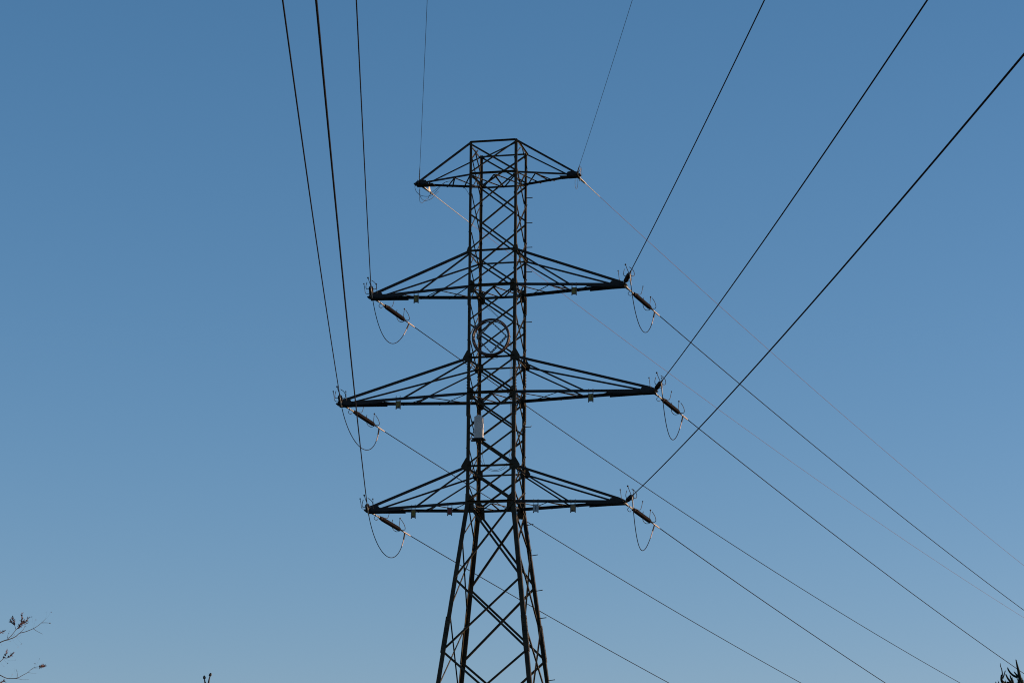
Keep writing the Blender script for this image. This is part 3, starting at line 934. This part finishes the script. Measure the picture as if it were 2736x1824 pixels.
twig(pv([(740, 1262), (790, 1248), (815, 1245)]), 0.0015, 0.001, 300)
twig(pv([(320, 1470), (325, 1390), (300, 1300)]), 0.0018, 0.0008, 14, 0.016)
twig(pv([(170, 1480), (330, 1482), (420, 1502), (540, 1497)]), 0.002, 0.0007)
twig(pv([(520, 1365), (600, 1378), (680, 1380)]), 0.0012, 0.0005)
twig(pv([(580, 1310), (640, 1296), (720, 1298)]), 0.0012, 0.0005)
twig(pv([(0, 1570), (40, 1545), (85, 1515)]), 0.003, 0.001, 220)
for x, y in ((870, 230), (945, 238), (605, 322), (655, 385), (375, 683), (415, 825), (340, 872), (735, 1105), (670, 1200), (285, 1140), (265, 1305), (230, 1385), (70, 1242), (35, 840), (155, 1185)):
    # lone leaves, each on a hair-thin stalk running back to its branch
    p = pv([(x, y)])[0]
    near = min(B1 + B2 + B3, key=lambda q: (q - p).length)
    br.tube([near, near.lerp(p, 0.5) + V((0, 0.01, -0.008)), p], 0.00022, 5)
    leafquad(lf, p, rdir() + V((0, 0, -0.5)), rdir(), random.uniform(0.010, 0.026), 0.006)
# the rest of the crown, beyond the left edge
for k in range(34):
    f = random.uniform(0.38, 0.97)
    i = min(int(f * (len(tpts) - 1)), len(tpts) - 2)
    p0 = tpts[i]
    az = random.uniform(R(100), R(400)) if k % 3 else random.uniform(R(60), R(280))
    ln = (1.15 - 0.7 * f) * random.uniform(0.7, 1.3) * 1.5
    if math.cos(az) > 0.15: ln *= 0.55
    d = V((math.cos(az), math.sin(az), random.uniform(0.25, 0.8)))
    p1 = p0 + d * ln * 0.5 + V((0, 0, 0.05)); p2 = p0 + d * ln + V((0, 0, random.uniform(-0.1, 0.25)))
    twig([p0, p1, p2], 0.016 * (1.2 - f), 0.002, 6, 0.03)
    for j in range(7):
        q = p1.lerp(p2, random.uniform(-0.3, 1))
        e = q + (d * 0.4 + rdir() * 0.5) * 0.4
        twig([q, q.lerp(e, 0.5) + rdir() * 0.03, e], 0.003, 0.001, 40, 0.03, 0.2, 3)
tr.build('trunk', M_BARK, tree)
co = br.build('branches', M_TWIG, tree)
lf.build('foliage', M_LEAF, tree)

# leafless sapling whose two budded shoots reach the lower edge
DS = 12.0
base = at(552, 1824, DS); base.z = 0
sap = thing('sapling', 'leafless sapling showing two budded shoot tips at the bottom edge', 'tree', None, Matrix.Translation(base))
tr = MB()
Zs = lambda x, y: (480 + x / 14.7, 1740 + y / 14.7)
ps = lambda lst: [at(*Zs(x, y), DS) - base for x, y in lst]
fork = at(552, 1905, DS) - base
st = smooth([V((0.02, 0, -0.05)), V((-0.03, 0.02, 0.9)), V((0.03, 0, 1.9)), fork], 6)
tr.tube(st, [0.024 - 0.018 * i / (len(st) - 1) for i in range(len(st))], 8)
tr.build('trunk', M_TWIG, sap)
for lst, bud in (([(1010, 1300), (1000, 1235), (985, 1150), (972, 1075)], [(972, 1075), (965, 1030), (968, 985), (970, 930)]),
                 ([(1130, 1310), (1137, 1235), (1152, 1120), (1172, 1030), (1195, 965)], [(1195, 965), (1205, 920), (1215, 870), (1222, 828)])):
    b = MB(); P = smooth([fork] + ps(lst), 5)
    b.tube(P, [0.0045 - 0.0022 * i / (len(P) - 1) for i in range(len(P))], 7)
    sh_ = b.build('shoot', M_TWIG, sap)
    b = MB(); P = smooth(ps(bud), 4)
    N = len(P) - 1
    b.tube(P, [0.0016 + 0.0038 * math.sin(math.pi * (i / N) ** 0.8 * 0.96) ** 0.8 for i in range(N + 1)], 8)
    q = P[0]
    for s, z in ((-1, 0.0), (1, 0.001), (-1, 0.006), (1, 0.005)):
        leafquad(b, q + V((0, 0, z)), V((s * 0.8, random.uniform(-0.4, 0.2), 0.7)), V((0, 1, 0)), 0.009, 0.005)
    b.build('bud', M_BUD, sh_)
b = MB()
for k in range(9):
    f = 0.3 + 0.6 * k / 9; p = st[int(f * (len(st) - 1))]
    az = k * 2.4; d = V((math.cos(az), math.sin(az), 0.9)) * 0.42
    e = p + d; e.z = min(e.z, 2.75)
    b.tube(smooth([p, p + d * 0.5 + V((0, 0, -0.03)), e], 4), [0.006, 0.0055, 0.005, 0.0045, 0.004, 0.0035, 0.003, 0.0025, 0.002], 6)
b.build('side_branches', M_TWIG, sap)

# young conifer at the lower right
DC = 15.0
Zc = lambda x, y: (2600 + x / 15.07, 1720 + y / 15.07)
base = at(2745, 1824, DC); base.z = 0
con = thing('conifer', 'young dark conifer with upcurved bristly shoots in the bottom right corner', 'tree', None, Matrix.Translation(base))
tr = MB(); nd = MB()
pc = lambda lst, dd=0: [at(*Zc(x, y), DC + dd) - base for x, y in lst]


def shoot(pts, r0, r1, n=5, needles=True, dens=1100, nl=0.010):
    P = smooth(pts, n)
    r0 *= 1.3; r1 *= 1.3
    nd.tube(P, [r0 + (r1 - r0) * i / (len(P) - 1) for i in range(len(P))], 6)
    if needles:
        for i in range(len(P) - 1):
            L = (P[i + 1] - P[i]).length
            ax = (P[i + 1] - P[i]).normalized()
            for k in range(max(1, int(L * dens))):
                p = P[i].lerp(P[i + 1], random.random())
                d = ax * 1.3 + rdir() * 0.7
                leafquad(nd, p, d, rdir(), nl * random.uniform(0.7, 1.2), 0.0016)


lead = pc([(1730, 635), (1760, 780), (1790, 920), (1830, 1080), (1860, 1250), (1900, 1420), (1945, 1580)])
stem = smooth([V((0, 0, -0.05)), V((0.01, 0, 1.2)), V((-0.01, 0, 2.4)), lead[-1] + V((0.02, 0, -0.25)), lead[-1]], 5)
tr.tube(stem, [0.045 - 0.037 * i / (len(stem) - 1) for i in range(len(stem))], 8)
tr.build('trunk', M_BARK, con)
shoot(lead[::-1], 0.0085, 0.0022)
shoot(pc([(1800, 1330), (1650, 1270), (1530, 1180), (1440, 1060), (1390, 955)]), 0.005, 0.0026)
shoot(pc([(1840, 1290), (1740, 1215), (1660, 1115)]), 0.004, 0.0022)
shoot(pc([(1700, 1900), (1610, 1570), (1530, 1380), (1490, 1255)], -0.05), 0.005, 0.0024)
shoot(pc([(1750, 1800), (1560, 1568), (1400, 1370), (1320, 1215)], -0.08), 0.006, 0.0026)
shoot(pc([(1500, 1900), (1260, 1600), (1160, 1480), (1140, 1350), (1150, 1225)], 0.05), 0.007, 0.0035)
shoot(pc([(1190, 1380), (1240, 1250), (1290, 1085)], 0.05), 0.003, 0.0018)
shoot(pc([(1160, 1300), (1180, 1200), (1150, 1000), (1105, 880), (1095, 765)], 0.05), 0.0028, 0.0011, dens=300, nl=0.006)
nd.ball(pc([(1108, 870)], 0.05)[0], 0.0026, 6)
shoot(pc([(1950, 1600), (1840, 1500), (1790, 1400)], 0.03), 0.004, 0.002)
shoot(pc([(1400, 1800), (1300, 1600), (1200, 1480)], 0.1), 0.005, 0.003)
shoot(pc([(1200, 1900), (1000, 1680), (910, 1530)], 0.1), 0.004, 0.002)
shoot(pc([(1250, 1900), (1080, 1690), (1020, 1510)], 0.12), 0.004, 0.002)
shoot(pc([(1700, 1700), (1500, 1560), (1350, 1520)], 0.1), 0.004, 0.003)
for k in range(26):
    x0 = random.uniform(1120, 2050); y0 = random.uniform(1640, 1900)
    hgt = random.uniform(120, 330)
    if x0 > 1500: hgt *= 1.15
    lx = random.uniform(-90, 60)
    shoot(pc([(x0, y0), (x0 + lx * 0.3, y0 - hgt * 0.5), (x0 + lx, y0 - hgt)], random.uniform(-0.25, 0.3)), 0.0045, 0.002, 4)
for k in range(70):
    z = 0.35 + 2.65 * (k / 70)
    az = k * 2.399
    ln = 0.16 + (3.1 - z) * 0.33
    p0 = V((0, 0, z)); d = V((math.cos(az), math.sin(az), 0))
    end = p0 + d * ln + V((0, 0, 0.10 * ln + 0.05))
    shoot([p0, p0 + d * ln * 0.5 - V((0, 0, 0.03)), end], 0.006, 0.003, 3, True, 90, 0.03)
    for j in range(4):
        q = p0.lerp(end, 0.35 + 0.17 * j)
        e = q + d * 0.1 + V((-d.y, d.x, 0)) * (0.14 if j % 2 else -0.14) + V((0, 0, 0.06))
        shoot([q, q.lerp(e, 0.5), e], 0.003, 0.002, 2, True, 120, 0.03)
nd.build('foliage', M_NEED, con)
